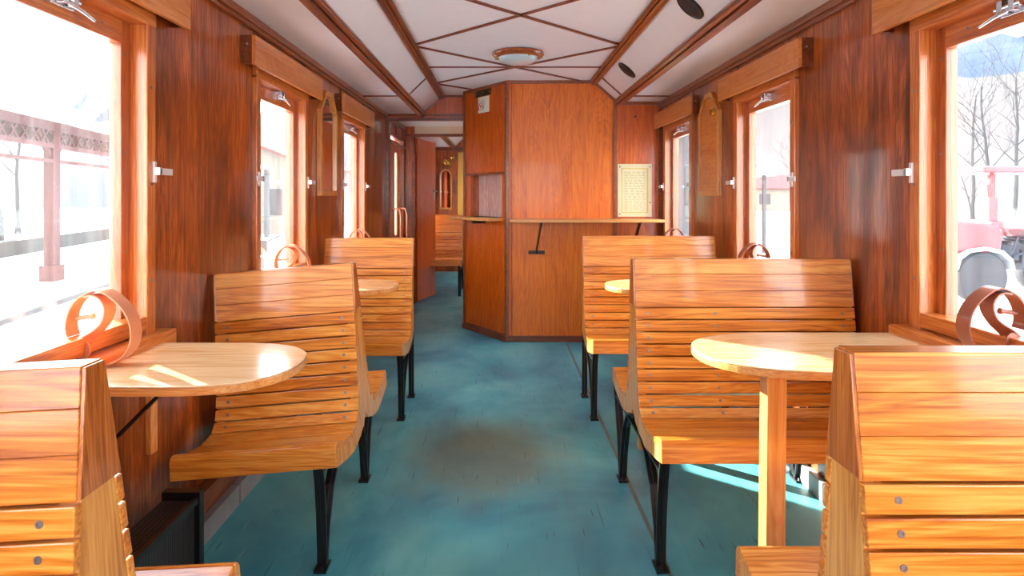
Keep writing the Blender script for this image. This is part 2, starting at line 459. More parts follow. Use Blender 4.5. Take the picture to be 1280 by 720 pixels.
# ------------------------------------------------------------------ partition with counter
A = Vector((.05, 5.57)); B = Vector((-.36, 6.15)); AB = B-A; L = AB.length; u = AB/L
nrm = Vector((-.58, -.41)).normalized(); nrm = Vector((-u.y, u.x)) if Vector((-u.y, u.x)).y < 0 else Vector((u.y, -u.x))
def cpan(m, t0, t1, z0, z1, d0, d1, tone=0):
    """box on the chamfer face: t along A>B in metres, d out of the face"""
    p = A+u*((t0+t1)/2)+nrm*((d0+d1)/2)
    return m.obox((p.x, p.y, (z0+z1)/2), (u.x*(t1-t0)/2, u.y*(t1-t0)/2, 0), (nrm.x*(d1-d0)/2, nrm.y*(d1-d0)/2, 0), (0, 0, (z1-z0)/2), tone)
m = MB()
m.box(.05, XR, 5.57, 5.60, 0, ZC+.02)
struct(m.build('wall_partition', 'partition'))
struct(MB().box(1.035, 1.40, 5.5695, 5.5715, .055, ZS-.02).build('wall_side_panel', 'partition_dark'))
m = MB(); a, b = .065, .60
cpan(m, 0, a, 0, ZC+.01, -.03, 0); cpan(m, b, L, 0, ZC+.01, -.03, 0)
cpan(m, a, b, 0, 1.10, -.03, 0); cpan(m, a, b, 1.50, ZC+.01, -.03, 0)
m.box(-.36, -.33, 6.15, YD, 0, ZC)
struct(m.build('wall_chamfer', 'partition_dark'))
m = MB(); cpan(m, a-.02, b+.02, 1.08, 1.52, -.115, -.10)
struct(m.build('wall_hatch', 'hatch'))
m = MB(); cpan(m, a-.02, a, 1.08, 1.52, -.10, -.03); cpan(m, b, b+.02, 1.08, 1.52, -.10, -.03); cpan(m, a, b, 1.50, 1.52, -.10, -.03)
struct(m.build('trim_%d' % n, 'wall')); n += 1
m = MB(); cpan(m, a, b, 1.06, 1.105, -.10, -.03)
struct(m.build('trim_%d' % n, 'darkgap')); n += 1
# mouldings: corner posts, head rail, plinth
m = MB()
cpan(m, -.008, .018, 0, ZC, -.002, .010); cpan(m, L-.024, L+.004, 0, ZC, -.002, .012)
cpan(m, .0, L, 1.495, 1.520, 0, .012)
cpan(m, 0, L, ZC-.03, ZC, 0, .012)
m.box(.05, .072, 5.556, 5.571, 0, ZC); m.box(.095, .10, 5.566, 5.571, .05, ZC)
m.box(1.005, 1.035, 5.552, 5.571, 0, ZC); m.box(1.40, 1.44, 5.545, 5.571, 0, ZS)
m.box(.05, CI[1], 5.55, 5.571, ZC-.028, ZC)
m.box(CO[1]-.02, XR, 5.55, 5.571, ZS-.028, ZS)
m.beam((CI[1], 5.56, ZC-.014), (CO[1], 5.56, ZS-.014), .02, .028, up=(0,1,0))
struct(m.build('trim_%d' % n, 'trim', bevel=.002)); n += 1
m = MB(); m.box(.04, 1.44, 5.545, 5.571, 0, .055); cpan(m, -.012, L+.01, 0, .05, 0, .022)
cpan(m, -.012, L+.01, .05, .065, 0, .012)
struct(m.build('baseboard_partition', 'trimx', bevel=.004)); n += 1

# header over the vestibule
m = MB()
m.prism([(XL, 2.08), (-.33, 2.08), (-.33, ZC+.03), (CI[0], ZC+.03), (CO[0], ZS+.02), (XL, ZS+.02)], 'y', YV-.03, YV)
struct(m.build('wall_header', 'partition_dark'))
m = MB().box(XL, -.33, YV-.05, YV+.01, 2.07, 2.10); m.box(XL, -.33, YV-.045, YV-.02, 2.118, 2.14)
m.beam((CO[0], YV-.04, ZS), (CI[0], YV-.04, ZC-.01), .02, .02, up=(0,1,0)); m.box(CI[0], -.33, YV-.05, YV-.03, ZC-.02, ZC)
m.box(XL, XL+.035, YV-.04, YV, 0, 2.08)
struct(m.build('trim_%d' % n, 'trimx', bevel=.002)); n += 1

# doorway wall
m = MB().box(XL, -1.04, YD, YD+.05, 0, 2.14).box(-.36, XR, YD, YD+.05, 0, 2.14)
struct(m.build('wall_doorway', 'wall'))
struct(MB().box(-1.04, -.36, YD, YD+.05, 2.035, 2.42).build('wall_over_doorway', 'cream'))
m = MB().box(XL, -.36, YD-.02, YD+.07, 2.02, 2.05); m.box(-1.075, -1.035, YD-.02, YD+.07, 0, 2.02)
m.box(-.40, -.36, YD-.02, YD+.07, 0, 2.02)
struct(m.build('trim_%d' % n, 'trimx', bevel=.002)); n += 1
struct(MB().box(XL, XR, Y1, Y1+WT, 0, 2.42).build('wall_far', 'wall'))
struct(MB().box(XL, XR, Y1-.03, Y1, 2.08, 2.14).build('trim_%d' % n, 'trimx')); n += 1

# open door leaf swung into the next saloon
p0, p1 = Vector((-1.03, 7.60)), Vector((-.875, 8.21)); d = (p1-p0).normalized(); nn = Vector((d.y, -d.x))
dr = empty('door_1', (p0.x, p0.y, 0)); struct(dr)
c = (p0+p1)/2
mm = MB().obox((c.x, c.y, 1.005), (d.x*.315, d.y*.315, 0), (nn.x*.018, nn.y*.018, 0), (0, 0, .995))
mm.build('door_leaf', 'partition_dark', dr, bevel=.003)
hb = p0+d*.56+nn*.02
m = MB().tube([(hb.x, hb.y, 1.36), (hb.x+nn.x*.04, hb.y+nn.y*.04, 1.36), (hb.x+nn.x*.04-d.x*.10, hb.y+nn.y*.04-d.y*.10, 1.36)], .008)
m.obox((hb.x, hb.y, 1.33), (d.x*.018, d.y*.018, 0), (nn.x*.004, nn.y*.004, 0), (0, 0, .08)); m.build('door_handle', 'steel', dr, smooth=True)

# outer double door of the vestibule on the left side
for i, (ya, yb) in enumerate(((6.55, 6.985), (6.995, 7.43))):
    dd = empty('door_%d' % (i+2), (XL-.04, ya, 0)); struct(dd)
    xo, xi = XL-.075, XL-.03
    m = MB().box(xo, xi, ya, ya+.15, .02, 1.93).box(xo, xi, yb-.15, yb, .02, 1.93)
    m.box(xo, xi, ya+.15, yb-.15, .02, .85).box(xo, xi, ya+.15, yb-.15, 1.80, 1.93); m.build('door_leaf', 'frame', dd, bevel=.004)
    MB().box(xo+.02, xo+.026, ya+.15, yb-.15, .85, 1.80).build('pane', 'frost', dd)
    MB().tube([(XL-.03, yb-.05, 1.16), (XL+.05, yb-.05, 1.15), (XL+.07, yb-.05, 1.08), (XL+.07, yb-.05, .75), (XL-.03, yb-.05, .72)], .012, 10).build('grab_handle', 'leatherL', dd, smooth=True)
m = MB().box(XL, XL+.02, 6.49, 7.49, 1.95, 1.98); m.box(XL, XL+.025, 6.49, 6.53, 0, 2.1); m.box(XL, XL+.02, 6.97, 7.01, 1.98, 2.1); m.box(XL, XL+.02, 7.45, 7.49, 0, 2.1)
m.tube([(XL+.03, 6.5, 1.87), (XL+.03, 7.48, 1.87)], .010, 8)
struct(m.build('trim_%d' % n, 'trim')); n += 1

# ------------------------------------------------------------------ windows
wn_ = 1
def window(yc, side, nm):
    """side -1 left wall, +1 right wall"""
    X = XL if side < 0 else XR
    def bx(m, d0, d1, y0, y1, z0, z1, t=0):   # d = distance out of the wall into the room
        a, b = X-side*d0, X-side*d1
        return m.box(min(a,b), max(a,b), yc+y0, yc+y1, z0, z1, t)
    w = empty(nm, (X, yc, OZ0)); struct(w)
    m = MB()
    for s0 in (-1, 1):
        a, b = sorted((s0*.345, s0*.395)); bx(m, -.05, .022, a, b, .80, 1.88, rnd(-.2,.2))
    build_each(m, 'jamb', 'frame', w, bevel=.004)
    m = MB(); bx(m, -.05, .024, -.395, .395, 1.862, 1.945, .1); m.build('head_casing', 'framey', w, bevel=.004)
    m = MB()
    for s0 in (-1, 1):
        a, b = sorted((s0*.298, s0*.346)); bx(m, -.075, -.035, a, b, .86, 1.865, rnd(-.3,.1))
    build_each(m, 'sash_stile', 'sash', w, bevel=.003)
    m = MB(); bx(m, -.075, -.033, -.300, .300, 1.79, 1.865, -.1); bx(m, -.075, .02, -.346, .346, .855, .905, .1)
    build_each(m, 'sash_rail', 'framey', w, bevel=.004)
    m = MB(); bx(m, -.058, -.053, -.30, .30, .90, 1.80); m.build('pane', 'glass', w)
    m = MB(); bx(m, .0, .075, -.43, .43, .79, .85, .2); m.build('window_sill', 'framey', w, bevel=.005)
    m = MB()
    for s0 in (-1, 1):
        for z in (1.02, 1.34, 1.66):
            m.lathe([(.006,0),(.005,.003),(0,.004)], (X-side*.022, yc+s0*.37, z), (-side,0,0), 8)
            m.lathe([(.005,0),(.004,.003),(0,.004)], (X+side*.035, yc+s0*.32, z+.1), (-side,0,0), 8)
        m.lathe([(.005,0),(.004,.003),(0,.004)], (X+side*.033, yc+s0*.2, 1.83), (-side,0,0), 8)
    build_each(m, 'screw_head', 'steel', w)
    # top catch
    m = MB(); bx(m, -.033, -.012, -.045, .045, 1.815, 1.855); bx(m, -.012, .012, -.03, -.012, 1.82, 1.86); bx(m, -.012, .012, .012, .03, 1.82, 1.86)
    m.tube([(X-side*.0, yc-.045, 1.838), (X-side*.0, yc+.045, 1.838)], .010, 10)
    m.tube([(X-side*.002, yc, 1.828), (X-side*.015, yc+.04, 1.815), (X-side*.02, yc+.085, 1.80)], [.007, .006, .004], 8)
    m.build('latch', 'chrome', w, bevel=.002)
    for s0 in (-1, 1):
        m = MB(); bx(m, .022, .030, s0*.38-.008, s0*.38+.008, 1.345, 1.415); bx(m, .030, .048, s0*.38-.008, s0*.38+.008, 1.37, 1.395)
        a, b = sorted((s0*.375, s0*.455)); bx(m, .042, .048, a, b, 1.370, 1.393)
        m.build('hook', 'hook', w, bevel=.0015)
    return w
def blind_box(yc, side, label):
    X = XL if side < 0 else XR
    t = empty('blind_box', (X, yc, 1.895), label, 'blind box', 'roller blind boxes over the windows')
    def bx(m, d0, d1, y0, y1, z0, z1, tt=0):
        a, b = X-side*d0, X-side*d1; return m.box(min(a,b), max(a,b), yc+y0, yc+y1, z0, z1, tt)
    m = MB(); bx(m, .052, .070, -.535, .535, 1.895, 2.03); m.build('front_board', 'blind', t, bevel=.002)
    m = MB(); bx(m, 0, .052, -.533, -.515, 1.90, 2.03, -.5); bx(m, 0, .052, .515, .533, 1.90, 2.03, -.5); build_each(m, 'end_board', 'trim', t)
    m = MB(); m.tube([(X-side*.028, yc-.515, 1.955), (X-side*.028, yc+.515, 1.955)], .018, 12); m.build('roller', 'darkgap', t)
    m = MB()
    for s0 in (-1, 1): m.lathe([(.006,0),(.005,.003),(0,.004)], (X-side*.03, yc+s0*.533, 1.99), (0,s0,0), 8)
    build_each(m, 'screw_head', 'steel', t)
    # short battens up to the crown
    m = MB()
    for s0 in (-1, 1): bx(m, 0, .008, s0*.385-.006, s0*.385+.006, 2.03, 2.105)
    build_each(m, 'batten', 'trim', t)
ordl = {1.70: 'nearest to the camera', 3.36: 'second along', 4.96: 'farthest, nearest the open door'}
for yc in WINL+FAR:
    window(yc, -1, 'window_%d' % wn_); wn_ += 1
for yc in WINR+FAR:
    window(yc, 1, 'window_%d' % wn_); wn_ += 1
blind_box(1.70, -1, 'light wooden blind box above the nearest left window, cut by the picture top')
blind_box(3.36, -1, 'light wooden blind box above the middle left window')
blind_box(4.96, -1, 'light wooden blind box above the farthest left window, past the mirror')
blind_box(1.77, 1, 'light wooden blind box above the nearest right window, cut by the picture top')
blind_box(3.41, 1, 'light wooden blind box above the middle right window')
blind_box(5.05, 1, 'light wooden blind box above the farthest right window, beside the counter')

# ------------------------------------------------------------------ benches
HALF = [(.056,.853),(.066,.77),(.078,.68),(.090,.60),(.104,.53),(.124,.478),(.162,.445),(.22,.434),(.30,.440),(.38,.460),(.435,.478)]
def lerp_path(path, n, s0=0, s1=1):
    ds = [0]
    for a, b in zip(path, path[1:]): ds.append(ds[-1]+math.dist(a, b))
    out = []
    for i in range(n+1):
        s = ds[-1]*(s0+(s1-s0)*i/n)
        for j in range(len(path)-1):
            if s <= ds[j+1]+1e-9:
                t = (s-ds[j])/(ds[j+1]-ds[j]); a, b = path[j], path[j+1]
                out.append((a[0]+(b[0]-a[0])*t, a[1]+(b[1]-a[1])*t)); break
    return out
def slat(m, x0, x1, p, q, th, sy, cy, gap=.0024):
    """board between profile points p,q (offset,z); its face lies on the profile, thickness behind it"""
    p = Vector(p); q = Vector(q); d = (q-p).normalized(); nb = Vector((-d.y, d.x))
    if nb.x > 0 and abs(nb.x) > abs(nb.y): nb = -nb
    if abs(nb.y) >= abs(nb.x) and nb.y > 0: nb = -nb
    a = p+d*gap; b = q-d*gap; c = b+nb*th; e = a+nb*th
    m.prism([(cy+sy*v.x, v.y) for v in (a, b, c, e)], 'x', x0, x1, rnd(-1, 1))
def bench(xa, xw, cy, label, double=True, roll=0, dz=0, wallsup=True):
    """xa aisle end, xw wall end"""
    x0, x1 = min(xa, xw), max(xa, xw); inw = 1 if xw > xa else -1
    t = empty('train_bench', ((xa+xw)/2, cy, 0), label, 'bench', 'slatted wooden benches of the saloon')
    R = Matrix.Translation((xa, cy, 1.04)) @ Matrix.Rotation(-roll, 4, 'Y') @ Matrix.Translation((-xa, -cy, -1.04+dz))
    sides = (-1, 1) if double else (-1,)
    # head block
    m = MB(); zs = [1.043, .983, .918, .853]; ws = [.024, .032, .041, .050]
    for i in range(3):
        g = .0004
        back = [(-1)*w for w in ws] if double else [-.018]*4
        m.prism([(cy-ws[i], zs[i]-(g if i else 0)), (cy-back[i] if double else cy+.020, zs[i]-(g if i else 0)),
                 (cy-back[i+1] if double else cy+.020, zs[i+1]+g), (cy-ws[i+1], zs[i+1]+g)], 'x', x0+.003, x1-.003, rnd(-.6, .8))
    m.box(x0+.006, x1-.006, cy-.022, cy+.018, .85, 1.03, -.8)
    m.xf(R).build('head_board', 'bench', t, bevel=.0012, seg=1)
    # end-grain caps at both ends of the head block
    m = MB()
    for xx0, xx1 in ((x0-.004, x0+.003), (x1-.003, x1+.004)):
        f = (lambda w: w) if double else (lambda w: .020)
        m.prism([(cy-.023, 1.041), (cy+f(.023), 1.041), (cy+f(.049), .855), (cy-.049, .855)], 'x', xx0, xx1, rnd(-.3, .3))
    build_each(m.xf(R), 'head_end_cap', 'endgrain', t, bevel=.002)
    for sy in sides:
        m = MB(); pts = lerp_path(HALF[:7], 9); k = 0
        for p, q in zip(pts, pts[1:]): slat(m, x0, x1, p, q, .018, sy, cy)
        m.xf(R); b = m.build('backrest', 'bench', t, bevel=.0025)
        m = MB(); pts = [HALF[6], (.245, .434), (.34, .447), HALF[10]]
        for p, q in zip(pts, pts[1:]): slat(m, x0, x1, p, q, .022, sy, cy, .0015)
        m.prism([(cy+sy*.4365, .478), (cy+sy*.452, .474), (cy+sy*.462, .462), (cy+sy*.466, .40), (cy+sy*.440, .395), (cy+sy*.4365, .45)], 'x', x0, x1, .4)
        m.xf(R).build('seat', 'bench', t, bevel=.003)
        # screws
        m = MB(); pts = lerp_path(HALF[:7], 9)
        L_ = x1-x0; xs = [x0+.05, x1-.05]+([(x0+x1)/2-.12] if L_ > .8 else [])
        for p, q in list(zip(pts, pts[1:])):
            dd = (Vector(q)-Vector(p)).normalized(); nv = Vector((0, sy*-dd.y, dd.x)); nv = Vector((0, sy*abs(dd.y), abs(dd.x)))
            for xx in xs:
                m.lathe([(.006,-.001),(.006,.0012),(.003,.0012),(.0028,.0002)], (xx, cy+sy*(p[0]+q[0])/2, (p[1]+q[1])/2), nv, 10)
        build_each(m.xf(R), 'screw_head', 'steel', t)
    # end boards
    def inner(off): # offset inward of profile
        out = []
        pr = HALF
        for i, p in enumerate(pr):
            a = Vector(pr[max(i-1,0)]); b = Vector(pr[min(i+1,len(pr)-1)]); d = (b-a).normalized()
            nb = Vector((d.y, -d.x))
            if (abs(nb.x) > abs(nb.y) and nb.x > 0) or (abs(nb.x) <= abs(nb.y) and nb.y > 0): nb = -nb
            out.append((p[0]+nb.x*off, p[1]+nb.y*off))
        return out
    for xx in (x0+.002, x1-.034):
        m = MB(); pr = inner(.017)
        low = [(.436, .394), (.34, .372), (.22, .356), (.12, .368), (.0, .405)]
        poly = [(cy-a, z) for a, z in pr]+[(cy-a, z) for a, z in low]
        if double: poly += [(cy+a, z) for a, z in reversed(low[:-1])]+[(cy+a, z) for a, z in reversed(pr)]
        else: poly += [(cy+.018, .43), (cy+.018, .853)]
        # split concave outline into a strip of quads for clean faces
        up = [(cy-a, z) for a, z in pr]; N = len(up)
        for sy in sides:
            for i in range(N-1):
                a, b = pr[i], pr[i+1]
                def lowz(o):
                    for (o1, z1), (o0, z0) in zip(low, low[1:]):
                        if o0 <= o <= o1: return z0+(z1-z0)*(o-o0)/(o1-o0)
                    return low[0][1]
                if b[0]-a[0] > 1e-4:
                    m.prism([(cy+sy*a[0], a[1]), (cy+sy*b[0], b[1]), (cy+sy*b[0], lowz(b[0])), (cy+sy*a[0], lowz(a[0]))], 'x', xx, xx+.032)
            m.prism([(cy, .853), (cy+sy*pr[0][0], .853), (cy+sy*pr[0][0], lowz(pr[0][0])), (cy, .43)], 'x', xx, xx+.032)
        if not double:
            m.prism([(cy, .853), (cy+.02, .853), (cy+.02, .43), (cy, .43)], 'x', xx, xx+.032)
        bm_ = m.xf(R)
        bm_.build('end_board', 'bench_end', t)
    if not double:
        MB().box(x0+.03, x1-.03, cy+.004, cy+.018, .45, .853, -.3).xf(R).build('back_panel', 'bench', t)
    # iron legs at the aisle end (and lighter ones by the wall)
    xs = [xa+inw*.018]+([xw-inw*.06] if wallsup else [])
    for xi in xs:
        top = .40 if not roll else .392
        def foot(fy, pts, name='leg'):
            m = MB()
            for path in pts:
                P = [Vector((xi, cy+a, z)) for a, z in path]
                m.ribbon(P, [(.034,0,0)]*len(P), .010)
                P2 = [Vector((xi, cy+a+.0, z)) for a, z in path]
                m.ribbon([Vector((xi, p.y, p.z)) for p in P2], [(.006,0,0)]*len(P), .034)
            m.box(xi-.022, xi+.022, cy+fy-.035, cy+fy+.035, 0, .010)
            m.lathe([(.009,0),(.009,.008),(0,.012)], (xi, cy+fy-.022, .010), (0,0,1), 6)
            m.lathe([(.009,0),(.009,.008),(0,.012)], (xi, cy+fy+.022, .010), (0,0,1), 6)
            m.build(name, 'iron', t)
        foot(-.38, [[(-.438, top), (-.415, .32), (-.395, .20), (-.385, .09), (-.38, .008)],
                    [(-.09, .375), (-.20, .33), (-.29, .25), (-.35, .13), (-.375, .008)]])
        if double:
            foot(.30, [[(.438, top), (.40, .32), (.35, .20), (.32, .09), (.30, .008)],
                       [(.05, .39), (.13, .36), (.21, .28), (.27, .14), (.295, .008)]])
        else:
            foot(.03, [[(.01, .40), (.018, .30), (.025, .12), (.03, .008)]])
        m = MB().box(xi-.012, xi+.012, cy-.42, cy+(.42 if double else .02), .345, .353)
        m.build('support_bar', 'iron', t)
    return t
bench(-.62, XL+.012, .95, 'near left slatted bench seen from behind, its head board at the left picture edge', roll=math.radians(3), dz=.004, wallsup=False)
bench(-.605, XL+.012, 2.56, 'tilted left slatted bench behind the near left table, seat facing us', roll=math.radians(4.8), dz=-.015, wallsup=False)
bench(-.562, -1.123, 4.02, 'upright narrow left slatted bench farther down, in front of the open doorway', double=False, dz=-.012)
bench(.55, XR-.02, 1.0, 'near right slatted bench cropped at the lower right picture corner', dz=.012)
bench(.54, XR-.02, 2.56, 'wide right slatted bench with the near right table before it, sunlit end board')
bench(.525, 1.37, 4.02, 'wide right slatted bench nearest the counter', double=False)
bench(-.52, XL+.012, 8.50, 'slatted bench seen through the open doorway in the next saloon')

# ------------------------------------------------------------------ tables
def table(tip, side, yc, half, a, label, post=True, brace=False):
    X = XL if side < 0 else XR; z1, z0 = .822, .796
    t = empty('side_table', ((tip+X)/2, yc, 0), label, 'table', 'half-round tables under the windows')
    xc = tip+side*a; pts = []
    N = 28
    for i in range(N+1):
        an = -PI/2+PI*i/N
        c, s = math.cos(an), math.sin(an); e = 2/2.35
        pts.append((xc-side*a*(abs(c)**e), yc+half*(abs(s)**e)*(1 if s > 0 else -1)))
    xw = X-side*.003
    poly = [(xw, yc-half)]+pts+[(xw, yc+half)]
    MB().prism(poly, 'z', z1-.006, z1).build('table_top', 'table', t, bevel=.0025)
    MB().prism(poly, 'z', z0, z1-.0062).build('table_edge', 'tablex', t, bevel=.002)
    if post:
        xp = tip+side*.17
        MB().obox((xp+side*.003, yc-.15, .398), (.028,0,0), (0,.027,0), (.004*side,0,.398)).build('leg', 'post', t, bevel=.003)
    if brace:
        m = MB(); m.beam((tip+side*.30, yc-.2, .79), (X-side*.012, yc-.2, .50), .022, .008)
        m.box(min(X, X-side*.014), max(X, X-side*.014), yc-.225, yc-.175, .44, .54); m.build('brace', 'iron', t)
        MB().box(min(X, X-side*.02), max(X, X-side*.02), yc+.27, yc+.31, .44, .79).build('wall_batten', 'post', t, bevel=.002)
table(-.575, -1, 1.80, .235, .27, 'near left table with rounded end and strips of sunlight, braced to the wall', post=False, brace=True)
table(-.557, -1, 3.37, .225, .26, 'small rounded table showing between the two left benches', post=False, brace=True)
table(.605, 1, 1.94, .245, .36, 'near right table with rounded end, sunlit, on a square wooden post')
table(.566, 1, 3.37, .225, .30, 'far right table, only its rounded tip shows between the benches')

# ------------------------------------------------------------------ leather straps
OUT = [(-1.205,.906),(-1.212,.932),(-1.205,.973),(-1.186,1.006),(-1.160,1.026),(-1.132,1.036),(-1.106,1.030),(-1.070,1.003),(-1.044,.970),(-1.031,.934),(-1.030,.8985),(-1.042,.866),(-1.070,.840),(-1.111,.8275),(-1.146,.833),(-1.172,.848),(-1.180,.870),(-1.172,.892)]
INN = [(-1.182,.872),(-1.165,.897),(-1.138,.918),(-1.115,.943),(-1.104,.970),(-1.106,.995),(-1.122,1.016),(-1.143,1.0225),(-1.162,1.018)]
def smooth_path(p, n=3):
    P = [Vector((a, 0, b)) for a, b in p]; out = []
    for i in range(len(P)-1):
        a, b, c, d = P[max(i-1,0)], P[i], P[i+1], P[min(i+2, len(P)-1)]
        for k in range(n):
            t = k/n; out.append(.5*((2*b)+(c-a)*t+(2*a-5*b+4*c-d)*t*t+(3*b-a-3*c+d)*t**3))
    out.append(P[-1]); return out
def strap_parts(root, side, mat, x_ref, sc, zoff):
    w = .052; dep = Vector((0, w, 0))
    def X(v):  # map left-hand profile to this side
        off = (v.x+1.205)*sc
        return Vector((x_ref-side*off, root.location.y+.0, .8275+zoff+(v.z-.8275)*sc))
    m = MB(); P = [X(v) for v in smooth_path(OUT)]; N = len(P); W = []
    for i in range(N):
        f = max(0, (i-(N-10))/9); W.append(dep.lerp(Vector((-side*.030, .022, -.012)), f))
    m.ribbon(P, W, .0042)
    P2 = [X(v) for v in smooth_path(INN)]; W2 = []
    for i in range(len(P2)):
        f = max(0, 1-i/9); W2.append(dep.lerp(Vector((-side*.022, .026, -.022)), f))
    m.ribbon(P2, W2, .0042)
    # rounded end tab
    c = X(Vector((-1.174, 0, .868))); c.y -= .016
    m.lathe([(.0, -.002), (.030*sc, -.002), (.030*sc, .002), (0, .002)], c, (side*.15, -1, .1), 20)
    m.build('loop', mat, root, smooth=True)
    m = MB().lathe([(.0055, 0), (.0045, .003), (0, .004)], c+Vector((0, -.003, .004)), (side*.15, -1, .1), 12)
    m.build('rivet', 'chrome', root, smooth=True)
    c2 = X(Vector((-1.19, 0, .955)))
    MB().tube([c2+Vector((side*.006,0,0)), c2+Vector((-side*.035,-.0,.006))], [.007,.006], 10).lathe([(.009,0),(.009,.008),(0,.01)], c2+Vector((-side*.035,0,.006)), (-side,0,.1), 10).build('peg', mat, root, smooth=True)
def strap(y, side, label, first=None):
    if first is None:
        s = empty('leather_strap', (XL-.025 if side < 0 else XR+.03, y, .905), label, 'strap', 'leather window straps on the sills')
        strap_parts(s, side, 'leatherL' if side < 0 else 'leatherR', -1.205 if side < 0 else XR+.022, 1 if side < 0 else .90, 0 if side < 0 else .027)
        return s
    s = copy_tree(first); s.location.y = y; s['label'] = label; return s
sL = strap(1.76, -1, 'looped sunlit-coloured leather strap hanging from the nearest left window onto the table')
strap(3.36, -1, 'looped leather strap at the middle left window, above the tilted bench', sL)
strap(4.98, -1, 'small looped leather strap at the farthest left window', sL)
sR = strap(1.76, 1, 'looped brown leather strap hanging from the nearest right window')
strap(3.42, 1, 'looped leather strap at the middle right window, above the wide bench', sR)
strap(5.02, 1, 'small looped leather strap at the farthest right window near the counter', sR)

# ------------------------------------------------------------------ wall mirrors / cabinet cover
def octo(yc, z0, z1, w, cut, inset=0):
    h = w/2-inset
    return [(yc-h, z0+inset), (yc+h, z0+inset), (yc+h, z1-cut), (yc+h*.36, z1-inset), (yc-h*.36, z1-inset), (yc-h, z1-cut)]
def octo_frame(side, yc, label, name, mirror):
    X = XL if side < 0 else XR
    t = empty(name, (X, yc, 1.30), label, 'mirror' if mirror else 'wall panel')
    o, i = octo(yc, 1.30, 2.00, .41, .14), octo(yc, 1.30, 2.00, .41, .14, .035)
    m = MB(); xa, xb = X, X-side*.032
    for k in range(6):
        j = (k+1) % 6; q = [o[k], o[j], i[j], i[k]]
        m.prism(q, 'x', min(xa,xb), max(xa,xb), rnd(-.3,.3))
    m.build('frame', 'mirrorframe', t, bevel=.003)
    xc = X-side*.016
    MB().prism(i, 'x', min(X, xc), max(X, xc)).build('glass' if mirror else 'panel', 'mirror' if mirror else 'blind', t)
    if not mirror:
        m = MB().lathe([(.03,0),(.03,.006),(.02,.012),(0,.012)], (xc, yc-.09, 1.86), (-side,0,0), 20)
        m.box(xc-.03 if side > 0 else xc, xc if side > 0 else xc+.03, yc-.094, yc-.086, 1.845, 1.875); m.build('round_lock', 'brass', t, smooth=True)
octo_frame(-1, 4.20, 'tall mirror in a pointed light wooden frame between two left windows', 'wall_mirror', True)
octo_frame(1, 4.26, 'tall pointed wooden wall panel with a round brass lock on the right wall', 'wall_panel', False)

# ------------------------------------------------------------------ counter shelves
t = empty('counter_shelf', (.75, 5.42, 1.08), 'long narrow wooden standing counter across the partition', 'counter')
MB().box(.075, 1.385, 5.27, 5.566, 1.075, 1.10).build('counter_top', 'tablex', t, bevel=.004)
for x in (.345, 1.19):
    m = MB().beam((x, 5.34, 1.072), (x-.03, 5.552, .80), .045, .012, up=(1,0,0)); m.box(x-.10, x+.045, 5.540, 5.5495, .785, .815)
    m.beam((x, 5.30, 1.071), (x, 5.54, 1.071), .03, .008); m.build('bracket', 'iron', t)
p = A+u*.33+nrm*.075
t = empty('hatch_shelf', (p.x, p.y, 1.07), 'short pale wooden shelf jutting out below the serving hatch', 'shelf')
m = MB(); cpan(m, .05, L+.03, 1.073, 1.102, .0005, .165); m.build('shelf_board', 'tablex', t, bevel=.006)
m = MB(); cpan(m, .34, .37, 1.045, 1.073, .0005, .13); m.build('bracket', 'iron', t)

# notice, sticker, plate
t = empty('notice_board', (1.2, 5.56, 1.12), 'cream framed notice sheet on the partition above the counter', 'notice')
MB().box(1.043, 1.345, 5.560, 5.5695, 1.115, 1.585).build('sheet', 'notice', t)
m = MB()
for a0, a1, b0, b1 in ((1.075,1.313,1.150,1.157),(1.075,1.313,1.540,1.547),(1.075,1.082,1.150,1.547),(1.300,1.313,1.150,1.547)):
    m.box(a0, a1, 5.5590, 5.5600, b0, b1)
m.build('border_line', 'noticeline', t)
m = MB()
for r in range(24):
    z = 1.51-r*.0145; x = 1.10
    while x < 1.28:
        w = rnd(.015, .04); m.box(x, min(x+w, 1.285), 5.5592, 5.5600, z, z+.005); x += w+rnd(.006, .02)
m.build('faded_lines', 'ink', t)
m = MB()
for a0, b0 in ((1.06,1.56),(1.33,1.56),(1.06,1.14),(1.33,1.24)): m.lathe([(.006,0),(.004,.004),(0,.005)], (a0, 5.560, b0), (0,-1,0), 10)
build_each(m, 'pin', 'iron', t)
MB().lathe([(.011,0),(.009,.012),(0,.014)], (1.2, 5.569, 2.01), (0,-1,0), 12).build('wall_knob', 'iron', tag(empty('wall_knob_mount', (1.2, 5.569, 2.01)), 'small dark knob on the panel above the notice', 'knob'))
t = empty('sign_sticker', (-.1, 5.8, 2.03), 'white square sign with a small red triangle on the angled wall', 'sign')
m = MB(); cpan(m, .27, .455, 2.085, 2.235, .0005, .003); m.build('sheet', 'sticker', t)
def cp(tt, z, d): q = A+u*tt+nrm*d; return (q.x, q.y, z)
m = MB(); tri = [(.448,2.115),(.365,2.115),(.372,2.145),(.395,2.178),(.42,2.178),(.442,2.145)]
for a_, b_ in zip(tri, tri[1:]+tri[:1]): m.beam(cp(a_[0], a_[1], .0045), cp(b_[0], b_[1], .0045), .003, .008, up=(nrm.x, nrm.y, .001))
m.beam(cp(.407, 2.13, .0045), cp(.407, 2.160, .0045), .003, .012, up=(nrm.x, nrm.y, .001)); m.build('red_mark', 'red', t)
m = MB(); m.beam(cp(.365,2.12,.0045), cp(.345,2.19,.0045), .003, .004, up=(nrm.x,nrm.y,.001)); m.beam(cp(.39,2.18,.0045), cp(.37,2.205,.0045), .003, .006, up=(nrm.x,nrm.y,.001)); m.build('grey_mark', 'greymetal', t)
t = empty('metal_plate', (-.1, 5.8, 2.235), 'tarnished metal plate above the white sign, just under the ceiling', 'plate')
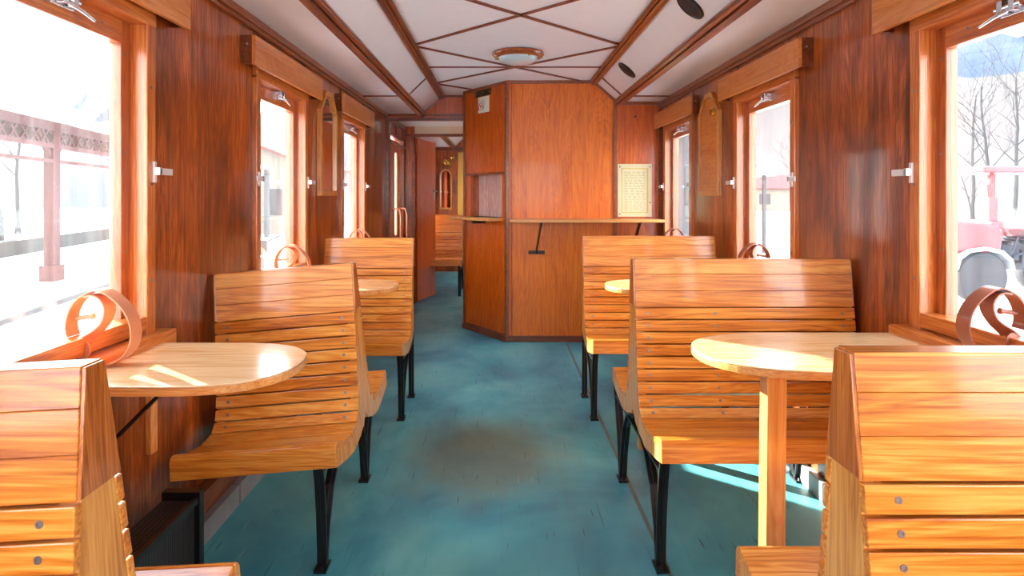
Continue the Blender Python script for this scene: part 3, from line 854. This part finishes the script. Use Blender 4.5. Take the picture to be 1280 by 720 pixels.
m = MB(); cpan(m, .235, .50, 2.238, 2.298, .0005, .010); m.build('plate', 'tarnish', t, bevel=.003)
m = MB()
for tt in (.255, .36, .48): m.lathe([(.007,0),(.005,.004),(0,.005)], cp(tt, 2.268, .010), (nrm.x, nrm.y, 0), 10)
build_each(m, 'screw_head', 'steel', t)

# ceiling lamp and loudspeakers
def lamp(y, label):
    t = empty('ceiling_lamp', (.125, y, ZC), label, 'lamp')
    MB().lathe([(.0,.0),(.135,0),(.183,-.004),(.186,-.016),(.172,-.032),(.150,-.040),(.140,-.034),(.0,-.03)], (.125, y, ZC), n=48).build('ring', 'lampwood', t, smooth=True)
    MB().lathe([(.146,-.030),(.143,-.045),(.125,-.062),(.09,-.076),(.045,-.084),(0,-.086)], (.125, y, ZC), n=48).build('glass_dome', 'lampglass', t, smooth=True)
    m = MB()
    for k in range(3): a = k*2*PI/3+1; m.lathe([(.008,0),(.008,-.012),(0,-.016)], (.125+.158*math.cos(a), y+.158*math.sin(a), ZC-.036), n=10)
    build_each(m, 'clip', 'brass', t)
lamp(4.49, 'round ceiling lamp with wooden ring and frosted glass dome')
cn = Vector((-(ZC-ZS), 0, -(CO[1]-CI[1]))).normalized()
def speaker(y, label):
    c = Vector(((CI[1]+CO[1])/2, y, (ZC+ZS)/2)); t = empty('loudspeaker', c, label, 'loudspeaker', 'round speakers in the right cove')
    MB().lathe([(.075,.0),(.080,.0),(.080,.008),(.072,.011),(.068,.008),(.06,.008)], c, cn, 32).build('rim', 'iron', t, smooth=True)
    MB().lathe([(.070,.0),(.070,.006),(.04,.010),(0,.012)], c, cn, 32).build('grille', 'speaker', t, smooth=True)
speaker(3.08, 'nearer black round loudspeaker in the sloping right ceiling panel')
speaker(4.63, 'farther black round loudspeaker in the sloping right ceiling panel')

# heater cage on the left
t = empty('heater_cage', (-1.08, 1.4, 0), 'black perforated heater cage along the left wall under the benches', 'heater')
MB().box(XL+.082, -.99, .10, 2.02, .03, .315).build('mesh_cover', 'mesh', t, bevel=.004)
m = MB().box(XL+.082, -.975, 2.02, 2.05, 0, .34); m.box(-.995, -.98, .1, 2.02, .305, .325); m.box(-.995, -.98, .1, 2.02, .0, .03)
for y in (.10, 1.05): m.box(XL+.082, -.98, y, y+.02, 0, .33)
m.build('cage_frame', 'iron', t)

# far saloon: mirror, sconce, curtain
t = empty('wall_mirror', (-.95, Y1, 1.07), 'arched mirror in a light frame on the far saloon wall, seen through the doorway', 'mirror')
m = MB(); o = []; i2 = []
for k in range(17):
    a = PI*k/16; o.append((-.95+.11*math.cos(a), 1.62+.15*math.sin(a))); i2.append((-.95+.085*math.cos(a), 1.62+.12*math.sin(a)))
o = [(-.84, 1.07)]+o+[(-1.06, 1.07)]; i2 = [(-.865, 1.10)]+i2+[(-1.035, 1.10)]
for k in range(len(o)):
    j = (k+1) % len(o); m.prism([o[k], o[j], i2[j], i2[k]], 'y', Y1-.03, Y1)
m.build('frame', 'mirrorframe', t)
MB().prism(i2, 'y', Y1-.012, Y1).build('glass', 'mirror', t)
t = empty('wall_sconce', (-.90, Y1, 1.85), 'brass wall lamp above the arched far mirror', 'lamp')
MB().lathe([(.05,0),(.045,.012),(0,.018)], (-.94, Y1, 1.88), (0,-1,0), 20, sy=1.4).build('back_plate', 'brass', t, smooth=True)
m = MB().tube([(-.94,Y1-.01,1.88),(-.92,Y1-.08,1.83),(-.87,Y1-.11,1.83),(-.83,Y1-.11,1.90)], .010, 8)
m.lathe([(.012,0),(.045,.03),(.05,.06)], (-.83, Y1-.11, 1.90), (0,0,1), 16); m.lathe([(.012,0),(.03,-.03),(.01,-.06)], (-.86, Y1-.11, 1.83), (0,0,1), 16)
m.build('arm', 'brass', t, smooth=True)
m = MB()
for k in range(8): m.tube([(-.72+k*.035, Y1-.03+.01*(k % 2), .95), (-.72+k*.035, Y1-.03+.01*(k % 2), 2.05)], .018, 8)
tag(m.build('curtain', 'yellow', at=(-.6, Y1-.03, .95), smooth=True), 'yellow curtain edge on the far saloon wall', 'curtain')

# ------------------------------------------------------------------ exterior
G = -.6
struct(MB().box(-400, 400, -200, 420, G-.3, G).build('ground', 'snow'))
def hill(name, mat, ang0, ang1, radii, label, seed):
    m = MB(); na = 60; base = None; rows = []
    for r, z in radii:
        row = []
        for i in range(na+1):
            a = math.radians(ang0+(ang1-ang0)*i/na)
            nz = mnoise.fractal(Vector((math.sin(a)*r*.03+seed, math.cos(a)*r*.03, seed)), 1.0, 2.2, 4)
            zz = G-.02 if z <= G else z*(1+.16*nz)+nz*2
            row.append((math.sin(a)*r, math.cos(a)*r, max(zz, G-.02)))
        rows.append(row)
    k = m.addv([p for row in rows for p in row])
    for j in range(len(rows)-1):
        for i in range(na):
            q = k+j*(na+1)+i; m.f.append((q, q+1, q+na+2, q+na+1))
    o = m.build(name, mat, smooth=True); o['kind'] = 'structure'; return o
hill('hillside', 'hillbrush', 8, 110, [(95,G),(110,1),(125,6),(140,13),(155,20),(165,24),(175,20)], '', 1.3)
hill('forested_hill', 'hillforest', 2, 115, [(165,G),(180,12),(200,26),(225,40),(250,50),(275,57),(300,60),(340,50)], '', 4.1)
hill('distant_hill', 'hillleft', -110, 2, [(120,G),(150,8),(180,17),(210,24),(240,32),(260,34),(300,25)], '', 8.7)

def bare_tree(x, y, z, h, label, seed, group, tilt=0, mat='bark', spread=1.0, levels=4):
    rg = random.Random(seed); t = empty('bare_tree', (x, y, z), label, 'tree', group)
    tr, br = MB(), MB(); p = Vector((x, y, z)); d = Vector((tilt, 0, 1)).normalized(); r = h*.014
    pts = [p.copy()]; rs = [r*1.4]; forks = []
    for k in range(9):
        p = p+d*h*.085; d = (d+Vector((rg.uniform(-.09,.09), rg.uniform(-.09,.09), .02))).normalized()
        pts.append(p.copy()); rs.append(r*(1-k*.08)*.8)
        if k >= 3: forks.append((p.copy(), d.copy(), r*(1-k*.08)))
    tr.tube(pts, rs, 7); tr.build('trunk', mat, t, smooth=True)
    def grow(p, d, ln, r, lv):
        q = p+d*ln*.5; d2 = (d+Vector((rg.uniform(-.25,.25), rg.uniform(-.25,.25), rg.uniform(-.05,.25)))).normalized(); e = q+d2*ln*.5
        br.tube([p, q, e], [r*.6, r*.45, r*.28], 3 if lv < 3 else 5)
        if lv > 0:
            for _ in range(3):
                dd = (d2+Vector((rg.uniform(-1,1), rg.uniform(-1,1), rg.uniform(-.2,.7)))*.75*spread).normalized()
                grow(e if rg.random() < .6 else q, dd, ln*rg.uniform(.55,.75), r*.5, lv-1)
    for p, d, r_ in forks:
        for _ in range(2):
            a = rg.uniform(0, 2*PI); dd = (d*.6+Vector((math.cos(a), math.sin(a), .35))*.8*spread).normalized()
            grow(p, dd, h*rg.uniform(.14,.22), r_*.5, levels-1)
    br.build('branches', mat, t)
tr = [(25.5, 31, 10.5, .02), (21.6, 27.2, 8.8, -.04), (31.5, 37, 11, .03), (25.5, 40, 8, .0), (18.5, 24.6, 4.2, .1), (30, 33.5, 7, .05), (34, 45, 12, 0), (21.5, 34, 6, -.05)]
trl = ['tall bare tree with the widest crown outside the near right window', 'bare tree with slanting dark trunk outside the near right window', 'bare tree at the right edge of the near right window', 'smaller bare tree behind the slanting trunk on the right', 'thin bare sapling nearest the frame of the near right window', 'crooked bare tree at the right edge behind the vehicle', 'big bare tree farther back on the right-hand slope', 'low bare tree in the brush outside the near right window']
for i, (x, y, h, tl) in enumerate(tr): bare_tree(x, y, G, h, trl[i], 20+i, 'bare trees outside the right windows', tl, 'pinebark' if i < 3 else 'bark')
tr = [(33, 70, 9), (29, 62, 8)]
for i, (x, y, h) in enumerate(tr): bare_tree(x, y, G, h, ['bare tree left of the white house', 'bare tree in front of the white house'][i], 40+i, 'bare trees near the white house', levels=3)
tr = [(-24, 31, 8.5), (-31, 37, 10), (-20.5, 33.5, 7), (-27, 44, 9), (-38, 42, 10)]
trl = ['bare tree behind the canopy at the left picture edge', 'tall bare tree behind the canopy posts', 'small bare tree just right of the canopy posts', 'bare tree near the dark hedge on the left', 'farthest bare tree beyond the canopy']
for i, (x, y, h) in enumerate(tr): bare_tree(x, y, G, h, trl[i], 60+i, 'bare trees outside the left windows', 0, 'bark')

# station canopy outside the left windows
P0 = Vector((-10.07, 14, 0)); cu = Vector((-.2177, .976, 0)); cnn = Vector((-.976, -.2177, 0))
def cw(a, b, z): q = P0+cu*a+cnn*b; return (q.x, q.y, z)
t = empty('station_canopy', (P0.x, P0.y, G), 'faded red open timber station canopy with a white roof outside the left window', 'canopy')
m = MB()
def quad_slab(m, a0, a1, b0, z0, b1, z1, th):
    pts = [cw(a0,b0,z0), cw(a1,b0,z0), cw(a1,b1,z1), cw(a0,b1,z1)]; lo = [(x,y,z-th) for x,y,z in pts]
    k = m.addv(pts+lo); m.f += [tuple(k+i for i in q) for q in ((0,1,2,3),(7,6,5,4),(0,4,5,1),(1,5,6,2),(2,6,7,3),(3,7,4,0))]
quad_slab(m, -12, 6.2, -.7, 3.05, 2.9, 3.85, .12); quad_slab(m, -12, 6.2, 2.9, 3.85, 6.5, 3.05, .12); m.build('roof', 'roofsnow', t)
for ra in (0, -5, -10, 5):
    for rb in (0, 5.6):
        m = MB(); x, y, z = cw(ra, rb, 0)
        m.box(x-.11, x+.11, y-.11, y+.11, G+.35, 2.95); m.box(x-.17, x+.17, y-.17, y+.17, G, G+.35)
        for s_ in (-1, 1): m.beam(cw(ra+s_*.9, rb, 2.9), cw(ra, rb, 2.1), .09, .09)
        m.build('post', 'canopy', t)
m = MB(); a = -12
m.beam(cw(-12,-.05,2.85), cw(6,-.05,2.85), .12, .2); m.beam(cw(-12,-.05,2.42), cw(6,-.05,2.42), .08, .10)
m.beam(cw(-12,-.05,2.08), cw(6,-.05,2.08), .06, .07)
while a < 6:
    m.beam(cw(a,-.05,2.42), cw(a,-.05,2.08), .05, .05); m.beam(cw(a,-.05,2.42), cw(a+.42,-.05,2.82), .04, .05); m.beam(cw(a+.42,-.05,2.42), cw(a,-.05,2.82), .04, .05); a += .42
m.build('lattice', 'canopy', t)
m = MB(); m.beam(cw(-12,.1,2.65), cw(6,.1,2.65), .03, .36); m.build('fascia_board', 'canopybrick', t)
m = MB(); m.beam(cw(-30,4.2,G+.2), cw(15.5,4.2,G+.2), .45, .55)
tag(m.build('stone_kerb', 'stone', at=cw(0,4.2,G)), 'long low stone kerb wall beyond the canopy posts', 'wall')
m = MB(); m.beam(cw(-30,-1.6,G+.03), cw(15.5,-1.6,G+.03), .07, .10); m.beam(cw(-30,-3.0,G+.03), cw(15.5,-3.0,G+.03), .07, .06)
tag(m.build('railway_track', 'railsteel', at=cw(0,-2.2,G)), 'pair of thin rails in front of the canopy posts', 'rails')
x, y, z = cw(8.3, 5.3, 0)
m = MB().lathe([(.32,0),(.30,.9),(.34,1.0),(.22,1.35),(.10,1.5),(0,1.52)], (x, y, G+.1), n=14)
tag(m.build('stone_post', 'stone', at=(x, y, G)), 'dark squat stone post standing behind the stone kerb', 'post')
m = MB(); m.beam(cw(-8, 22, .2), cw(16, 22, .2), 1.5, 1.4)
tag(m.build('hedge', 'hedge', at=cw(4, 22, G)), 'dark low hedge beyond the canopy', 'hedge')

def house(name, label, x0, x1, y0, y1, zw, zr, wallm, roofm, axis='x', wins=(), over=.5):
    t = empty(name, ((x0+x1)/2, (y0+y1)/2, G), label, 'building')
    m = MB(); m.box(x0, x1, y0, y1, G, zw)
    if axis == 'x': m.prism([(y0, zw), (y1, zw), ((y0+y1)/2, zr-.12)], 'x', x0, x1)
    else: m.prism([(x0, zw), (x1, zw), ((x0+x1)/2, zr-.12)], 'y', y0, y1)
    m.build('walls', wallm, t)
    m = MB(); sl = (zr-zw)/(((y1-y0) if axis == 'x' else (x1-x0))/2)
    if axis == 'x':
        c = (y0+y1)/2
        for s_ in (-1, 1):
            e = y0-over if s_ < 0 else y1+over; ze = zw-sl*over
            m.prism([(e, ze), (c, zr), (c, zr+.15), (e, ze+.15)], 'x', x0-over, x1+over)
    else:
        c = (x0+x1)/2
        for s_ in (-1, 1):
            e = x0-over if s_ < 0 else x1+over; ze = zw-sl*over
            m.prism([(e, ze), (c, zr), (c, zr+.15), (e, ze+.15)], 'y', y0-over, y1+over)
    m.build('roof', roofm, t)
    for (cx_, cz, w, h, face) in wins:
        m = MB()
        if face == 'f': m.box(cx_-w/2, cx_+w/2, y0-.03, y0+.02, cz-h/2, cz+h/2)
        elif face == 'r': m.box(x1-.02, x1+.03, cx_-w/2, cx_+w/2, cz-h/2, cz+h/2)
        else: m.box(x0-.03, x0+.02, cx_-w/2, cx_+w/2, cz-h/2, cz+h/2)
        m.build('window', 'darkwin', t)
    return t
house('white_house', 'small pale house with a red roof outside the middle right window', 30, 39, 78, 86, 2.3, 3.9, 'housewall', 'houseroof', 'x', [(36.8,.9,1.4,1.3,'f'),(33,.9,1.4,1.3,'f')])
house('station_shed', 'grey building with a white roof outside the right windows', 5.0, 7.6, 20, 27, 2.9, 3.9, 'greywall', 'roofsnow', 'y', [(6.3,1.6,.8,1.2,'f'),(22,1.5,1,1,'l'),(24.5,1.5,1,1,'l')], over=.75)
t = empty('lean_to_roof', (8.2, 22, G), 'low white-roofed lean-to beside the grey building on the right', 'shelter')
MB().prism([(7.62, 2.25), (9.0, 1.95), (9.0, 2.08), (7.62, 2.40)], 'y', 20.5, 25).build('roof', 'roofsnow', t)
for y in (20.8, 24.7): MB().box(8.75, 8.85, y, y+.1, G, 1.99).build('post', 'greywall', t)
house('gabled_building', 'pale gabled building outside the middle left window', -18.5, -9.9, 31, 40, 2.9, 4.6, 'housewall', 'houseroof', 'y', [(-11.2,1.0,.7,1.3,'f'),(-13,1.0,.7,1.3,'f'),(34,1,1,1.2,'r'),(37,1,1,1.2,'r')])
t = empty('entrance_awning', (-11.5, 28, G), 'snow-topped awning on posts before the pale gabled building', 'awning')
MB().prism([(-13.5, 3.0), (-10.6, 2.5), (-10.6, 2.65), (-13.5, 3.2)], 'y', 26, 29).build('roof', 'roofsnow', t)
for x, y in ((-10.8, 26.2), (-10.8, 28.8), (-13.3, 26.2), (-13.3, 28.8)): MB().box(x-.09, x+.09, y-.09, y+.09, G, 2.55 if x > -12 else 3.0).build('post', 'greywall', t)
t = empty('platform_bench', (-5.9, 14.6, G), 'dark garden bench on the platform outside the middle left window', 'bench')
MB().box(-6.3, -5.5, 14.3, 14.7, G+.42, G+.46).build('seat', 'railsteel', t); MB().box(-6.3, -5.5, 14.68, 14.72, G+.5, G+.85).build('backrest', 'railsteel', t)
for x in (-6.25, -5.6): MB().box(x, x+.05, 14.32, 14.72, G, G+.42).build('leg', 'railsteel', t)

# red tractor outside the right window
ty = 11.3
t = empty('tractor', (9.4, ty, G), 'red tractor with grey engine and roof bar outside the near right window', 'tractor')
def wheel(x, y, r, w, nm='wheel'):
    a = MB().lathe([(r*.55,-w/2),(r*.92,-w/2),(r,-w*.3),(r,w*.3),(r*.92,w/2),(r*.55,w/2)], (x, y, G+r), (0,1,0), 32).build(nm, 'rubber', t, smooth=True)
    MB().lathe([(r*.56,-w*.35),(r*.30,-w*.2),(r*.28,-w*.42),(r*.12,-w*.45),(0,-w*.46)], (x, y, G+r), (0,1,0), 24).build('rim', 'rim', a, smooth=True)
wheel(8.52, ty-.15, .46, .28); wheel(8.52, ty+1.2, .46, .28); wheel(10.7, ty-.1, .40, .22); wheel(10.7, ty+1.15, .40, .22)
m = MB(); m.prism([(8.0,.30),(8.86,.30),(8.9,.62),(8.82,.78),(8.0,.86)], 'y', ty-.25, ty+1.3); m.box(8.9, 9.7, ty, ty+1.1, .70, .84)
m.build('rear_body', 'tractorred', t, bevel=.03)
m = MB().prism([(8.0,.0),(8.05,.22),(8.25,.36),(8.55,.40),(8.85,.34),(9.02,.18),(9.06,.0),(9.0,.0),(8.96,.15),(8.8,.28),(8.55,.34),(8.27,.30),(8.11,.18),(8.06,.0)], 'y', ty-.32, ty-.02); m.build('mudguard', 'rim', t)
m = MB().box(8.95, 10.9, ty+.15, ty+.95, -.05, .18)
for k in range(16):
    x = rnd(8.95, 10.2); z = rnd(.0, .5); m.box(x, x+rnd(.1,.35), ty+rnd(-.05,.2), ty+.8, z, z+rnd(.06,.22))
for k in range(6):
    x = 9.0+k*.25; m.tube([(x, ty-.04, .1+.1*(k % 3)), (x+.2, ty-.08, .3), (x+.35, ty-.02, .55)], .02, 6)
m.build('engine', 'tractorgrey', t)
m = MB().box(8.92, 9.08, ty+.1, ty+.26, .75, 1.28); m.tube([(9.0, ty+.18, 1.2), (8.98, ty+.18, 1.5), (9.06, ty+.18, 1.80)], .035, 8); m.build('exhaust', 'tractorred', t)
m = MB().box(8.72, 11.2, ty-.05, ty+1.15, 1.72, 1.84); m.build('roof', 'tractorred', t, bevel=.03)
for x in (9.72, 10.95):
    MB().box(x, x+.07, ty, ty+.07, .5, 1.72).build('roof_post', 'tractorred', t)
    MB().box(x, x+.07, ty+1.05, ty+1.12, .5, 1.72).build('roof_post', 'tractorred', t)
m = MB().box(9.9, 11.1, ty, ty+1.1, .2, .85); m.build('bonnet', 'tractorred', t, bevel=.05)

# ------------------------------------------------------------------ light, world, camera
w = bpy.data.worlds.new('world'); S.world = w; w.use_nodes = True
nt = w.node_tree; bg = nt.nodes['Background']
tc = nt.nodes.new('ShaderNodeTexCoord'); sp = nt.nodes.new('ShaderNodeSeparateXYZ'); rp = nt.nodes.new('ShaderNodeValToRGB')
nt.links.new(tc.outputs['Generated'], sp.inputs[0]); nt.links.new(sp.outputs[2], rp.inputs[0]); nt.links.new(rp.outputs[0], bg.inputs[0])
rp.color_ramp.elements[0].position = .0; rp.color_ramp.elements[0].color = (.98,.96,.94,1)
rp.color_ramp.elements[1].position = .8; rp.color_ramp.elements[1].color = (.62,.76,.95,1)
bg.inputs[1].default_value = 1.6
sun = bpy.data.lights.new('sun', 'SUN'); so = bpy.data.objects.new('sun', sun); COL.objects.link(so)
sun.energy = 5.5; sun.angle = math.radians(.6); sun.color = (1, .95, .86)
dv = Vector((1, -.816, -.44)).normalized(); so.rotation_euler = dv.to_track_quat('-Z', 'Y').to_euler(); so.location = (-20, 16, 12)

cam = bpy.data.cameras.new('camera'); co = bpy.data.objects.new('camera', cam); COL.objects.link(co)
co.location = (0, 0, H); co.rotation_euler = (PI/2, 0, 0)
cam.sensor_width = 36; cam.lens = 780/1280*36; cam.shift_x = 14/1280; cam.shift_y = -115/1280
cam.clip_start = .02; cam.clip_end = 2000
S.camera = co
S.view_settings.view_transform = 'Standard'; S.view_settings.look = 'None'
S.view_settings.exposure = 3.0; S.view_settings.gamma = 1; S.view_settings.use_curve_mapping = False
S.cycles.max_bounces = 12; S.cycles.diffuse_bounces = 7; S.cycles.transparent_max_bounces = 12; S.cycles.glossy_bounces = 5
